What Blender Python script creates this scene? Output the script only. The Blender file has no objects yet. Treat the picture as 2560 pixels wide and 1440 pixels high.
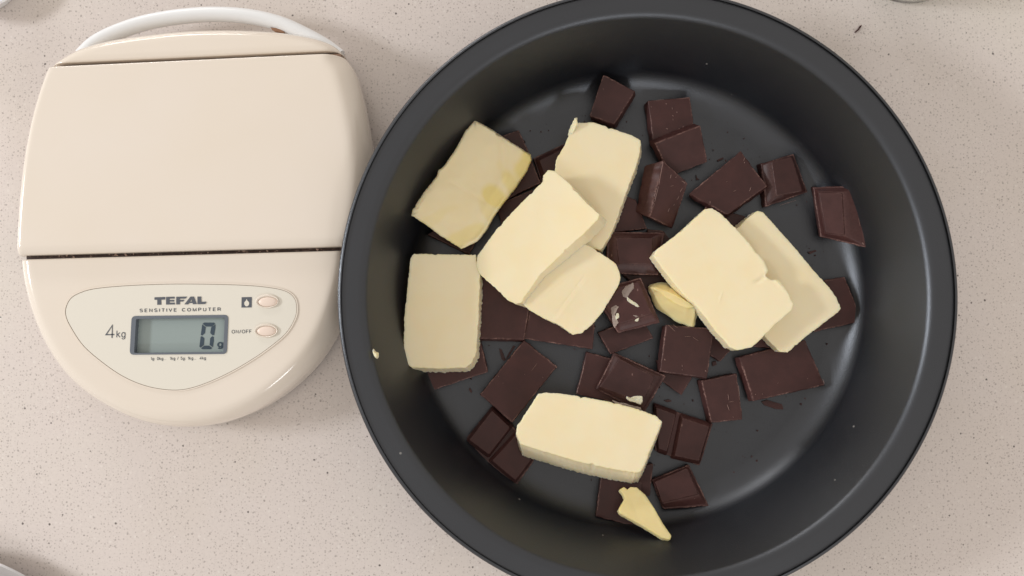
import bpy, bmesh, math, random
from mathutils import Vector, Matrix, noise

# ------------------------------------------------------------------ camera, light, exposure
scene = bpy.context.scene
COL = scene.collection
F_PX, CAM_H, TILT = 2100.0, 0.427, math.radians(2.0)
cam_d = bpy.data.cameras.new('camera')
cam_d.sensor_width = 36.0
cam_d.lens = F_PX / 2560.0 * 36.0
cam_d.clip_start = 0.01
cam_d.clip_end = 50.0
cam = bpy.data.objects.new('camera', cam_d)
cam.location = (0, 0, CAM_H)
cam.rotation_euler = (TILT, 0, 0)
COL.objects.link(cam)
scene.camera = cam

world = bpy.data.worlds.new('World')
scene.world = world
world.use_nodes = True
bg = world.node_tree.nodes['Background']
bg.inputs['Color'].default_value = (1.0, 0.915, 0.83, 1)
bg.inputs['Strength'].default_value = 0.68

def area(name, loc, target, sx, sy, watts, col):
    d = bpy.data.lights.new(name, 'AREA')
    d.shape = 'RECTANGLE'; d.size = sx; d.size_y = sy; d.energy = watts; d.color = col
    o = bpy.data.objects.new(name, d)
    o.location = loc
    o.rotation_euler = (Vector(target) - Vector(loc)).to_track_quat('-Z', 'Y').to_euler()
    COL.objects.link(o)
    return o
# low window light from the left, and the soft light of a second window beyond the lower edge
area('window_light', (-1.95, 0.16, 0.96), (0.0, 0.0, 0.02), 0.42, 0.20, 22.0, (0.95, 0.97, 1.0))
area('upper_window_light', (-0.85, 1.60, 0.42), (0.06, 0.0, 0.04), 0.60, 0.16, 6.5, (1.0, 0.97, 0.95))
area('lower_window_light', (0.45, -1.25, 0.95), (0.05, 0.0, 0.0), 0.30, 0.14, 3.2, (0.95, 0.97, 1.0))

vs = scene.view_settings
scene.display_settings.display_device = 'sRGB'
vs.view_transform = 'Standard'
vs.look = 'None'
vs.exposure = 0.06
vs.gamma = 1.0
vs.use_curve_mapping = False

# ------------------------------------------------------------------ helpers
ZF = 0.0020          # top of the tin's floor

def ray(x, y, z):
    """picture point -> the place at height z that it shows"""
    d = Vector(((x - 1280.0) / F_PX, -(y - 720.0) / F_PX, -1.0))
    c, s = math.cos(TILT), math.sin(TILT)
    d = Vector((d.x, c * d.y - s * d.z, s * d.y + c * d.z))
    t = (z - CAM_H) / d.z
    return Vector((d.x * t, d.y * t, z))

def tag(o, label=None, cat=None, group=None, kind=None):
    if label: o['label'] = label
    if cat: o['category'] = cat
    if group: o['group'] = group
    if kind: o['kind'] = kind
    return o

def link(name, me, mat, parent=None):
    o = bpy.data.objects.new(name, me)
    COL.objects.link(o)
    if mat is not None and len(me.materials) == 0:
        me.materials.append(mat)
    if parent is not None:
        o.parent = parent
        o.matrix_parent_inverse = parent.matrix_world.inverted()
    return o

def empty(name, loc):
    o = bpy.data.objects.new(name, None)
    o.empty_display_size = 0.01
    o.location = loc
    COL.objects.link(o)
    o.matrix_world = Matrix.Translation(loc)
    return o

def centre(o):
    """put the object's origin at its base"""
    me = o.data
    n = len(me.vertices)
    c = Vector((0, 0, 0)); zmin = 1e9
    for v in me.vertices:
        c += v.co; zmin = min(zmin, v.co.z)
    c /= n; c.z = zmin
    me.transform(Matrix.Translation(-c))
    o.location = c
    return o

def to_mesh(bm, angle=40, name='m'):
    bmesh.ops.recalc_face_normals(bm, faces=bm.faces)
    me = bpy.data.meshes.new(name)
    bm.to_mesh(me); bm.free()
    for p in me.polygons: p.use_smooth = True
    me.set_sharp_from_angle(angle=math.radians(angle))
    return me

# ------------------------------------------------------------------ materials
def new_mat(name):
    m = bpy.data.materials.new(name); m.use_nodes = True
    nt = m.node_tree
    return m, nt, nt.nodes['Principled BSDF'], nt.nodes, nt.links

def rgba(c): return (c[0], c[1], c[2], 1)

def noise_node(N, L, scale, detail=3, rough=0.5, vec=None):
    n = N.new('ShaderNodeTexNoise')
    n.inputs['Scale'].default_value = scale
    n.inputs['Detail'].default_value = detail
    n.inputs['Roughness'].default_value = rough
    if vec is not None: L.new(vec, n.inputs['Vector'])
    return n

def ramp(N, L, src, stops):
    r = N.new('ShaderNodeValToRGB')
    e = r.color_ramp.elements
    while len(e) < len(stops): e.new(0.5)
    for k, (p, c) in enumerate(stops):
        e[k].position = p
        e[k].color = rgba(c) if not isinstance(c, (int, float)) else (c, c, c, 1)
    L.new(src, r.inputs['Fac'])
    return r

def mix(N, L, fac, a, b, mode='MIX'):
    m = N.new('ShaderNodeMix'); m.data_type = 'RGBA'; m.blend_type = mode
    for sock, v in ((m.inputs[0], fac), (m.inputs[6], a), (m.inputs[7], b)):
        if hasattr(v, 'is_linked') or hasattr(v, 'links'): L.new(v, sock)
        elif isinstance(v, (int, float)): sock.default_value = v
        else: sock.default_value = rgba(v)
    return m.outputs[2]

def math_n(N, L, op, a, b=None):
    m = N.new('ShaderNodeMath'); m.operation = op
    for sock, v in ((m.inputs[0], a), (m.inputs[1], b)):
        if v is None: continue
        if isinstance(v, (int, float)): sock.default_value = v
        else: L.new(v, sock)
    return m.outputs[0]

def bump(N, L, P, h, strength, dist):
    b = N.new('ShaderNodeBump')
    b.inputs['Strength'].default_value = strength
    b.inputs['Distance'].default_value = dist
    L.new(h, b.inputs['Height']); L.new(b.outputs[0], P.inputs['Normal'])
    return b

def simple(name, col, rough=0.4, spec=0.5, coat=0.0, metal=0.0, bump_amt=0.0, bscale=900):
    m, nt, P, N, L = new_mat(name)
    P.inputs['Base Color'].default_value = rgba(col)
    P.inputs['Roughness'].default_value = rough
    P.inputs['Specular IOR Level'].default_value = spec
    P.inputs['Coat Weight'].default_value = coat
    P.inputs['Metallic'].default_value = metal
    if bump_amt:
        tc = N.new('ShaderNodeTexCoord')
        n = noise_node(N, L, bscale, 3, 0.6, tc.outputs['Object'])
        bump(N, L, P, n.outputs[0], bump_amt, 0.0004)
    return m

def mat_counter():
    m, nt, P, N, L = new_mat('speckled_stone')
    tc = N.new('ShaderNodeTexCoord'); V = tc.outputs['Object']
    warp = noise_node(N, L, 1500, 2, 0.6, V)
    sub = N.new('ShaderNodeVectorMath'); sub.operation = 'SUBTRACT'
    L.new(warp.outputs['Color'], sub.inputs[0]); sub.inputs[1].default_value = (0.5, 0.5, 0.5)
    sc = N.new('ShaderNodeVectorMath'); sc.operation = 'SCALE'
    L.new(sub.outputs[0], sc.inputs[0]); sc.inputs['Scale'].default_value = 0.0006
    add = N.new('ShaderNodeVectorMath'); add.operation = 'ADD'
    L.new(V, add.inputs[0]); L.new(sc.outputs[0], add.inputs[1])
    VV = add.outputs[0]
    big = noise_node(N, L, 9, 3, 0.55, V)
    base = ramp(N, L, big.outputs[0], [(0.3, (0.675, 0.612, 0.565)), (0.5, (0.69, 0.628, 0.595)), (0.72, (0.695, 0.643, 0.592))]).outputs[0]
    fine = noise_node(N, L, 700, 4, 0.7, V)
    base = mix(N, L, 1.0, base, ramp(N, L, fine.outputs[0], [(0.25, 0.91), (0.5, 1.0), (0.8, 1.04)]).outputs[0], 'MULTIPLY')
    clump = noise_node(N, L, 60, 3, 0.6, V)
    col = base
    # (cells per metre, share of cells that hold a speck, radius, colour, strength)
    for scale, keep, rad, c, st, off in ((520, 0.62, 0.19, (0.22, 0.18, 0.16), 0.37, 0.0),
                                         (820, 0.40, 0.22, (0.30, 0.25, 0.22), 0.26, 2.3),
                                         (360, 0.34, 0.155, (0.12, 0.095, 0.085), 0.42, 5.1),
                                         (150, 0.075, 0.075, (0.035, 0.027, 0.025), 0.85, 8.7),
                                         (400, 0.10, 0.26, (0.82, 0.78, 0.74), 0.35, 3.9)):
        mp = N.new('ShaderNodeMapping'); L.new(VV, mp.inputs['Vector'])
        mp.inputs['Location'].default_value = (off, off * 0.7, 0)
        mp.inputs['Scale'].default_value = (1, 1, 0.0)
        vo = N.new('ShaderNodeTexVoronoi'); vo.voronoi_dimensions = '2D'
        vo.inputs['Scale'].default_value = scale
        L.new(mp.outputs[0], vo.inputs['Vector'])
        sep = N.new('ShaderNodeSeparateColor'); L.new(vo.outputs['Color'], sep.inputs[0])
        k = math_n(N, L, 'MULTIPLY', clump.outputs[0], 2.0 * keep)
        on = math_n(N, L, 'LESS_THAN', sep.outputs[0], k)
        size = math_n(N, L, 'MULTIPLY', math_n(N, L, 'ADD', sep.outputs[1], 0.45), rad)
        hit = N.new('ShaderNodeMapRange'); hit.interpolation_type = 'SMOOTHSTEP'
        L.new(vo.outputs['Distance'], hit.inputs[0])
        L.new(size, hit.inputs[2]); L.new(math_n(N, L, 'MULTIPLY', size, 0.6), hit.inputs[1])
        hit.inputs[3].default_value = 1.0; hit.inputs[4].default_value = 0.0
        f = math_n(N, L, 'MULTIPLY', math_n(N, L, 'MULTIPLY', on, hit.outputs[0]), st)
        col = mix(N, L, f, col, c)
    L.new(col, P.inputs['Base Color'])
    P.inputs['Roughness'].default_value = 0.33
    P.inputs['Specular IOR Level'].default_value = 0.45
    bump(N, L, P, fine.outputs[0], 0.05, 0.0003)
    return m

def mat_pan():
    m, nt, P, N, L = new_mat('dark_nonstick_coating')
    tc = N.new('ShaderNodeTexCoord'); V = tc.outputs['Object']
    big = noise_node(N, L, 14, 4, 0.6, V)
    fine = noise_node(N, L, 1700, 3, 0.7, V)
    c = ramp(N, L, big.outputs[0], [(0.3, (0.0040, 0.0048, 0.0075)), (0.7, (0.0060, 0.0068, 0.0098))]).outputs[0]
    # pale dust specks
    vo = N.new('ShaderNodeTexVoronoi'); vo.inputs['Scale'].default_value = 75
    L.new(V, vo.inputs['Vector'])
    sep = N.new('ShaderNodeSeparateColor'); L.new(vo.outputs['Color'], sep.inputs[0])
    on = math_n(N, L, 'LESS_THAN', sep.outputs[0], 0.30)
    near = math_n(N, L, 'LESS_THAN', vo.outputs['Distance'], 0.042)
    c = mix(N, L, math_n(N, L, 'MULTIPLY', math_n(N, L, 'MULTIPLY', on, near), 0.55), c, (0.30, 0.29, 0.27))
    L.new(c, P.inputs['Base Color'])
    r = ramp(N, L, big.outputs[0], [(0.3, 0.33), (0.7, 0.40)])
    L.new(r.outputs[0], P.inputs['Roughness'])
    P.inputs['Specular IOR Level'].default_value = 1.0
    P.inputs['IOR'].default_value = 1.53
    P.inputs['Specular Tint'].default_value = (0.87, 0.92, 1.0, 1)
    bump(N, L, P, fine.outputs[0], 0.6, 0.00014)
    return m

def mat_choc():
    m, nt, P, N, L = new_mat('dark_chocolate')
    tc = N.new('ShaderNodeTexCoord'); V = tc.outputs['Object']
    oi = N.new('ShaderNodeObjectInfo')
    off = N.new('ShaderNodeVectorMath'); off.operation = 'ADD'
    L.new(V, off.inputs[0]); L.new(oi.outputs['Random'], off.inputs[1])
    W = off.outputs[0]
    big = noise_node(N, L, 120, 4, 0.6, W)
    c = ramp(N, L, big.outputs[0], [(0.3, (0.046, 0.0175, 0.0165)), (0.7, (0.064, 0.0245, 0.0225))]).outputs[0]
    c = mix(N, L, 1.0, c, ramp(N, L, oi.outputs['Random'], [(0.0, 0.80), (1.0, 1.15)]).outputs[0], 'MULTIPLY')
    # dusty broken edges
    at = N.new('ShaderNodeAttribute'); at.attribute_name = 'wear'
    wn = noise_node(N, L, 900, 4, 0.75, W)
    wf = math_n(N, L, 'MULTIPLY', at.outputs['Fac'], ramp(N, L, wn.outputs[0], [(0.40, 0.0), (0.58, 1.0)]).outputs[0])
    c = mix(N, L, math_n(N, L, 'MULTIPLY', wf, 0.9), c, (0.31, 0.18, 0.155))
    # fine pale nicks and dust on the faces
    vo = N.new('ShaderNodeTexVoronoi'); vo.inputs['Scale'].default_value = 330
    mp = N.new('ShaderNodeMapping'); mp.inputs['Scale'].default_value = (1, 0.45, 1); mp.inputs['Rotation'].default_value = (0, 0, 0.6)
    L.new(W, mp.inputs['Vector']); L.new(mp.outputs[0], vo.inputs['Vector'])
    sep = N.new('ShaderNodeSeparateColor'); L.new(vo.outputs['Color'], sep.inputs[0])
    on = math_n(N, L, 'LESS_THAN', sep.outputs[0], 0.05)
    near = math_n(N, L, 'LESS_THAN', vo.outputs['Distance'], 0.10)
    c = mix(N, L, math_n(N, L, 'MULTIPLY', math_n(N, L, 'MULTIPLY', on, near), 0.6), c, (0.28, 0.17, 0.15))
    L.new(c, P.inputs['Base Color'])
    L.new(ramp(N, L, big.outputs[0], [(0.3, 0.38), (0.7, 0.5)]).outputs[0], P.inputs['Roughness'])
    P.inputs['Specular IOR Level'].default_value = 0.33
    fine = noise_node(N, L, 800, 4, 0.65, W)
    bump(N, L, P, fine.outputs[0], 0.22, 0.0002)
    return m

def mat_butter(name, a, b, yellow=0.5):
    m, nt, P, N, L = new_mat(name)
    tc = N.new('ShaderNodeTexCoord'); V = tc.outputs['Object']
    big = noise_node(N, L, 55, 3, 0.55, V)
    c = ramp(N, L, big.outputs[0], [(0.32, b), (0.60, a)]).outputs[0]
    at = N.new('ShaderNodeAttribute'); at.attribute_name = 'wear'
    c = mix(N, L, math_n(N, L, 'MULTIPLY', at.outputs['Fac'], yellow), c, (0.83, 0.69, 0.24))
    L.new(c, P.inputs['Base Color'])
    P.inputs['Roughness'].default_value = 0.33
    P.inputs['Specular IOR Level'].default_value = 0.42
    P.inputs['Subsurface Weight'].default_value = 0.6
    P.inputs['Subsurface Radius'].default_value = (1.0, 0.75, 0.45)
    P.inputs['Subsurface Scale'].default_value = 0.0030
    fine = noise_node(N, L, 420, 5, 0.6, V)
    bump(N, L, P, fine.outputs[0], 0.08, 0.0004)
    return m

def mat_cream():
    m, nt, P, N, L = new_mat('glossy_cream_plastic')
    tc = N.new('ShaderNodeTexCoord'); V = tc.outputs['Object']
    big = noise_node(N, L, 16, 3, 0.5, V)
    c = ramp(N, L, big.outputs[0], [(0.3, (0.78, 0.705, 0.61)), (0.7, (0.79, 0.72, 0.64))]).outputs[0]
    vo = N.new('ShaderNodeTexVoronoi'); vo.inputs['Scale'].default_value = 60
    L.new(V, vo.inputs['Vector'])
    sep = N.new('ShaderNodeSeparateColor'); L.new(vo.outputs['Color'], sep.inputs[0])
    on = math_n(N, L, 'LESS_THAN', sep.outputs[0], 0.06)
    near = math_n(N, L, 'LESS_THAN', vo.outputs['Distance'], 0.028)
    c = mix(N, L, math_n(N, L, 'MULTIPLY', math_n(N, L, 'MULTIPLY', on, near), 0.6), c, (0.16, 0.09, 0.06))
    L.new(c, P.inputs['Base Color'])
    P.inputs['Roughness'].default_value = 0.13
    P.inputs['Specular IOR Level'].default_value = 0.55
    fine = noise_node(N, L, 240, 3, 0.5, V)
    bump(N, L, P, fine.outputs[0], 0.04, 0.0003)
    return m

def mat_channel():
    m, nt, P, N, L = new_mat('dirty_channel')
    tc = N.new('ShaderNodeTexCoord'); V = tc.outputs['Object']
    n = noise_node(N, L, 420, 4, 0.7, V)
    c = ramp(N, L, n.outputs[0], [(0.38, (0.03, 0.014, 0.010)), (0.56, (0.06, 0.030, 0.022)), (0.72, (0.30, 0.22, 0.18))]).outputs[0]
    L.new(c, P.inputs['Base Color']); P.inputs['Roughness'].default_value = 0.7
    return m

M_COUNTER = mat_counter()
M_PAN = mat_pan()
M_CHOC = mat_choc()
M_BUT = mat_butter('butter', (0.905, 0.805, 0.565), (0.90, 0.78, 0.515), 0.3)
M_BUTY = mat_butter('soft_yellow_butter', (0.89, 0.79, 0.55), (0.88, 0.765, 0.50), 0.8)
M_BUTD = mat_butter('deep_yellow_butter', (0.80, 0.68, 0.36), (0.79, 0.655, 0.32), 0.6)
M_CREAM = mat_cream()
M_WHITE = simple('white_plastic', (0.83, 0.85, 0.87), 0.3, 0.5, bump_amt=0.05, bscale=300)
M_PANEL = simple('panel_foil', (0.755, 0.725, 0.645), 0.42, 0.4)
M_PINK = simple('salmon_button', (0.83, 0.70, 0.61), 0.4, 0.4)
M_GREY = simple('grey_print', (0.105, 0.115, 0.135), 0.5, 0.3)
M_FRAME = simple('blue_grey_frame', (0.135, 0.155, 0.185), 0.45, 0.4)
M_LCD = simple('lcd_glass', (0.31, 0.375, 0.37), 0.22, 0.5)
M_SEG = simple('lcd_segment', (0.052, 0.078, 0.105), 0.4, 0.3)
M_SCUFF = simple('pale_chocolate_scuff', (0.27, 0.165, 0.14), 0.6)
M_CHANNEL = mat_channel()
M_RUST = simple('brown_residue', (0.30, 0.16, 0.09), 0.7)
M_STEEL = simple('brushed_steel', (0.62, 0.62, 0.64), 0.3, 0.5, metal=1.0, bump_amt=0.05)
M_ENAMEL = simple('pale_enamel', (0.46, 0.47, 0.50), 0.3, 0.5)
def mat_smear():
    m, nt, P, N, L = new_mat('greasy_butter_smear')
    P.inputs['Base Color'].default_value = (0.62, 0.52, 0.46, 1)
    P.inputs['Roughness'].default_value = 0.22
    P.inputs['Alpha'].default_value = 0.42
    tc = N.new('ShaderNodeTexCoord')
    n = noise_node(N, L, 500, 3, 0.6, tc.outputs['Object'])
    bump(N, L, P, n.outputs[0], 0.8, 0.0006)
    return m
M_SMEAR = mat_smear()
def mat_glass():
    m, nt, P, N, L = new_mat('clear_glass')
    P.inputs['Base Color'].default_value = (0.93, 0.97, 0.90, 1)
    P.inputs['Transmission Weight'].default_value = 1.0
    P.inputs['Roughness'].default_value = 0.03
    P.inputs['IOR'].default_value = 1.48
    return m
M_GLASS = mat_glass()

# ------------------------------------------------------------------ shape builders
def add_wear(bm):
    return bm.verts.layers.float.new('wear')

def outline(pts3, r, step, rnd_top=None):
    """closed polygon -> list of (edge index, fraction, Vector), corners cut to radius r, edges sampled every `step`"""
    n = len(pts3); res = []
    for i in range(n):
        a, b, c = pts3[i - 1], pts3[i], pts3[(i + 1) % n]
        e1, e2 = a - b, c - b
        l1, l2 = e1.length, e2.length
        k1, k2 = min(r / l1, 0.42), min(r / l2, 0.42)
        res.append(('c', i, k1, k2))
    return res

def resample(pts, r, step, plan=None):
    n = len(pts)
    if plan is None:
        plan = []
        for i in range(n):
            a, b, c = pts[i - 1], pts[i], pts[(i + 1) % n]
            l1, l2 = (a - b).length, (c - b).length
            k1, k2 = min(r / l1, 0.45), min(r / l2, 0.45)
            m = max(1, int(round(l2 * (1 - 2 * k2) / step)))
            plan.append((k1, k2, m))
    out = []
    for i in range(n):
        a, b, c = pts[i - 1], pts[i], pts[(i + 1) % n]
        k1, k2, m = plan[i]
        p0 = b.lerp(a, k1); p2 = b.lerp(c, k2)
        for j in range(5):
            t = j / 4.0
            out.append(p0.lerp(b, t).lerp(b.lerp(p2, t), t))
        kn = plan[(i + 1) % n][0]
        q = c.lerp(b, kn)
        for j in range(1, m):
            out.append(p2.lerp(q, j / m))
    return out, plan

def poly_normal(pts):
    n = Vector((0, 0, 0))
    for i in range(len(pts)):
        n += pts[i].cross(pts[(i + 1) % len(pts)])
    if n.z < 0: n = -n
    return n.normalized()

def centroid(pts):
    c = Vector((0, 0, 0)); A = 0
    o = sum(pts, Vector((0, 0, 0))) / len(pts)
    for i in range(len(pts)):
        a, b = pts[i], pts[(i + 1) % len(pts)]
        w = (a - o).cross(b - o).length
        c += (o + a + b) / 3 * w; A += w
    return c / A

def inward(pts, n):
    res = []
    N_ = len(pts)
    area2 = sum(pts[i].x * pts[(i + 1) % N_].y - pts[(i + 1) % N_].x * pts[i].y for i in range(N_))
    sgn = 1 if area2 > 0 else -1
    for i in range(N_):
        t = pts[(i + 1) % N_] - pts[i - 1]
        v = n.cross(t) * sgn
        res.append(v.normalized() if v.length > 1e-12 else Vector((0, 0, 0)))
    return res

def loft(bm, top, bot, r=0.0004, step=0.0009, bevel=0.0003, rough=0.0001, rfreq=900, surf=0.0, sfreq=90,
         seed=0, wear_amt=1.0, side_bulge=0.0, groove=None, layer=None, torn=0.0, fine=False, paint=None, brough=1.4):
    lay = layer if layer is not None else (bm.verts.layers.float.get('wear') or bm.verts.layers.float.new('wear'))
    T, plan = resample(top, r, step)
    B, _ = resample(bot, r, step, plan)
    nT, nB = poly_normal(T), poly_normal(B)
    iT, iB = inward(T, nT), inward(B, nB)
    sd = Vector((seed * 3.17, seed * 1.31, seed * 7.7))
    n = len(T)
    Bs = [p.copy() for p in B]
    for i in range(n):
        q = T[i] * rfreq + sd
        d = noise.fractal(q, 1.0, 2.0, 3) * rough
        if torn: d += max(0, noise.noise(q * 0.31 + Vector((5, 5, 5)))) ** 2 * torn * -3
        T[i] = T[i] - iT[i] * d + nT * noise.noise(q * 0.7 + Vector((9, 0, 0))) * rough * 0.5
        q = B[i] * rfreq + sd + Vector((31, 7, 3))
        B[i] = B[i] - iB[i] * noise.fractal(q, 1.0, 2.0, 3) * rough * brough
    cT, cB = centroid(T), centroid(B)
    rings = []
    rings.append(([cB.lerp(p, 0.5) for p in B], 0.0))
    rings.append((B, 0.0))
    H = (cT - cB).length
    for s in (0.14, 0.38, 0.62, 0.85):
        if (1 - s) * H < bevel * 1.05: continue
        ring = []
        for i in range(n):
            p = Bs[i].lerp(T[i], s)
            q = p * rfreq * 0.8 + sd + Vector((0, 0, s * 3))
            d = noise.fractal(q, 1.0, 2.0, 3) * rough * 1.2 - side_bulge * math.sin(math.pi * s)
            ring.append(p - iT[i] * d)
        rings.append((ring, 0.05))
    def bev(k):
        a = k * math.pi / 2
        return [T[i] + iT[i] * bevel * (1 - math.cos(a)) - nT * bevel * (1 - math.sin(a)) for i in range(n)]
    ws = wear_amt
    rings.append((bev(0.0), 0.7 * ws)); rings.append((bev(0.35), 1.0 * ws)); rings.append((bev(0.7), 1.0 * ws))
    edge = bev(1.0)
    rings.append((edge, 0.55 * ws))
    cE = cT
    sm = [p - nT * (p - cE).dot(nT) for p in edge]
    for _ in range(8): sm = [(sm[i - 1] + sm[i] * 2 + sm[(i + 1) % n]) / 4 for i in range(n)]
    ts = (0.965, 0.92, 0.84, 0.74, 0.62, 0.48, 0.32, 0.16) if not fine else tuple(0.98 - 0.93 * (k / 21.0) ** 1.1 for k in range(22))
    for t in ts:
        ring = []
        w0 = max(0.0, (t - 0.9) / 0.1)
        for i, p in enumerate(edge):
            q = cE.lerp(p.lerp(sm[i], 1 - w0), t)
            h = noise.fractal(Vector((q.x, q.y, 0)) * sfreq + sd, 1.0, 2.0, 3) * surf * min(1, (1 - t) * 9) if surf else 0
            if groove: h += groove(q) * min(1, (1 - t) * 20)
            ring.append(q + nT * h)
        rings.append((ring, 0.0))
    bvs = []
    for ring, w in rings:
        row = []
        for i, p in enumerate(ring):
            v = bm.verts.new(p)
            ww = w
            if w > 0.1:
                ww = w * max(0.0, min(1.0, 0.55 + 1.3 * noise.noise(p * 160 + sd)))
            if paint: ww = paint(p)
            v[lay] = ww
            row.append(v)
        bvs.append(row)
    for a, b in zip(bvs, bvs[1:]):
        for i in range(n):
            j = (i + 1) % n
            bm.faces.new((a[i], a[j], b[j], b[i]))
    for row, c in ((bvs[0], cB), (bvs[-1], cE)):
        p = c.copy()
        if row is bvs[-1] and surf: p = sum((v.co for v in row), Vector((0, 0, 0))) / n
        v = bm.verts.new(p); v[lay] = 0
        for i in range(n): bm.faces.new((row[i], row[(i + 1) % n], v))

def zspec(pts, z):
    """heights above the tin floor in mm: one number, one per point, or (z0, slope_x, slope_y) in mm per 100 px"""
    if isinstance(z, dict):
        cx = sum(p[0] for p in pts) / len(pts); cy = sum(p[1] for p in pts) / len(pts)
        return [z['z'] + z.get('x', 0) * (p[0] - cx) / 100 + z.get('y', 0) * (p[1] - cy) / 100 for p in pts]
    if isinstance(z, (int, float)): return [z] * len(pts)
    return list(z)

def pts3(pts, z):
    zz = zspec(pts, z)
    return [ray(p[0], p[1], ZF + h * 0.001) for p, h in zip(pts, zz)]

def lower(top, thick, shift=(0, 0), flare=1.0):
    n = poly_normal(top); c = centroid(top)
    s = Vector((shift[0], -shift[1], 0)) * 0.0002
    res = []
    for p in top:
        q = c + (p - c) * flare - n * thick + s
        q.z = max(q.z, ZF + 0.0001)
        res.append(q)
    return res

SEED = [1]
def piece(name, pts, z, label, cat, group, mat, thick=4.5, shift=(0, 0), flare=1.0, bot=None, zb=None, tables=None, tz=2.0,
          parent_parts=False, **kw):
    tz = tz * 1.3
    SEED[0] += 1
    top = pts3(pts, z)
    botp = pts3(bot, zb) if bot else lower(top, thick * 0.001, shift, flare)
    bm = bmesh.new()
    loft(bm, top, botp, seed=SEED[0], **kw)
    n = poly_normal(top)
    zz = zspec(pts, z)
    c0 = centroid(top)
    def on_plane(p, h):
        # where the sight line through p meets the piece's top plane, raised by h mm
        a = ray(p[0], p[1], ZF + 0.0); b = ray(p[0], p[1], ZF + 0.03)
        d = b - a; q0 = c0 + n * h * 0.001
        t = (q0 - a).dot(n) / d.dot(n)
        return a + d * t
    if tables and not parent_parts:
        for k, tb in enumerate(tables):
            tt = [on_plane(p, tz) for p in tb]
            c = centroid(tt)
            bb = [p.lerp(c0, 0.035) - n * 0.0004 for p in top] if len(top) == len(tt) else [c + (p - c) * 1.2 - n * (tz + 0.5) * 0.001 for p in tt]
            loft(bm, tt, bb, seed=SEED[0] + 50 + k, r=0.0009, bevel=0.0005, rough=0.00003, wear_amt=0.25, surf=0.00006, sfreq=200)
    if not parent_parts:
        o = link(name, to_mesh(bm), mat)
        centre(o)
        return tag(o, label, cat, group)
    base = centroid(botp); root = empty(name, (base.x, base.y, min(p.z for p in botp)))
    tag(root, label, cat, group)
    link('base_slab', to_mesh(bm), mat, root)
    for k, tb in enumerate(tables):
        b2 = bmesh.new()
        tt = [on_plane(p, tz) for p in tb]
        c = centroid(tt)
        bb = [c + (p - c) * 1.2 - n * (tz + 0.5) * 0.001 for p in tt]
        loft(b2, tt, bb, seed=SEED[0] + 50 + k, r=0.0009, bevel=0.0005, rough=0.00003, wear_amt=0.25, surf=0.00006, sfreq=200)
        link('segment', to_mesh(b2), mat, root)
    return root

# ------------------------------------------------------------------ the worktop
bm = bmesh.new()
bmesh.ops.create_grid(bm, x_segments=2, y_segments=2, size=1.2)
ct = link('countertop', to_mesh(bm), M_COUNTER)
tag(ct, 'pale speckled stone kitchen worktop under everything', None, None, 'structure')

# ------------------------------------------------------------------ the round tin
PC = ray(1620, 736, 0.047)
PC = Vector((PC.x, PC.y, 0))
def lathe(prof, segs, name, mat, parent, angle=50):
    bm = bmesh.new()
    rows = []
    for r, z in prof:
        if r < 1e-6:
            rows.append([bm.verts.new((PC.x, PC.y, z))])
        else:
            rows.append([bm.verts.new((PC.x + r * math.cos(2 * math.pi * k / segs), PC.y + r * math.sin(2 * math.pi * k / segs), z)) for k in range(segs)])
    for a, b in zip(rows, rows[1:]):
        for k in range(segs):
            j = (k + 1) % segs
            if len(a) == 1: bm.faces.new((a[0], b[k], b[j]))
            elif len(b) == 1: bm.faces.new((a[k], a[j], b[0]))
            else: bm.faces.new((a[k], a[j], b[j], b[k]))
    return link(name, to_mesh(bm, angle), mat, parent)
pan = empty('baking_tin', (PC.x, PC.y, 0))
tag(pan, 'dark grey round non-stick baking tin holding chocolate and butter', 'baking tin')
inner = [(0, ZF), (0.05, ZF), (0.085, ZF), (0.0990, ZF)]
for k in range(1, 17):        # cove, radius 15 mm, up to the wall slope
    a = math.radians(73) * k / 16
    inner.append((0.0990 + 0.0155 * math.sin(a), ZF + 0.0155 * (1 - math.cos(a))))
r0, z0 = inner[-1]
r1, z1 = 0.1274, 0.0432
inner.append(((r0 + r1) / 2, (z0 + z1) / 2))
inner.append((r1, z1))
TH0 = math.atan2(z1 - z0, r1 - r0)
for k in range(1, 15):         # roll over onto the flange, radius 4.8 mm
    a = TH0 * (1 - k / 14)
    inner.append((r1 + 0.0048 * (math.sin(TH0) - math.sin(a)), z1 + 0.0048 * (math.cos(a) - math.cos(TH0))))
zr = inner[-1][1]
inner.append((0.1350, zr + 0.0001)); inner.append((0.1388, zr))
outer = [(0.1380, 0.0457), (0.1325, 0.0455), (0.1296, 0.0440), (0.1235, 0.0300), (0.1150, 0.0080), (0.1110, 0.0020), (0.1045, 0.0001), (0, 0.0001)]
body = lathe(inner + outer, 256, 'tin_body', M_PAN, pan)
bead = []
for k in range(0, 17):
    a = math.pi / 2 - math.radians(250) * k / 16
    bead.append((0.1390 + 0.0018 * math.cos(a), 0.04535 + 0.0017 * math.sin(a)))
lathe(bead, 256, 'rolled_rim', M_PAN, pan)

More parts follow.
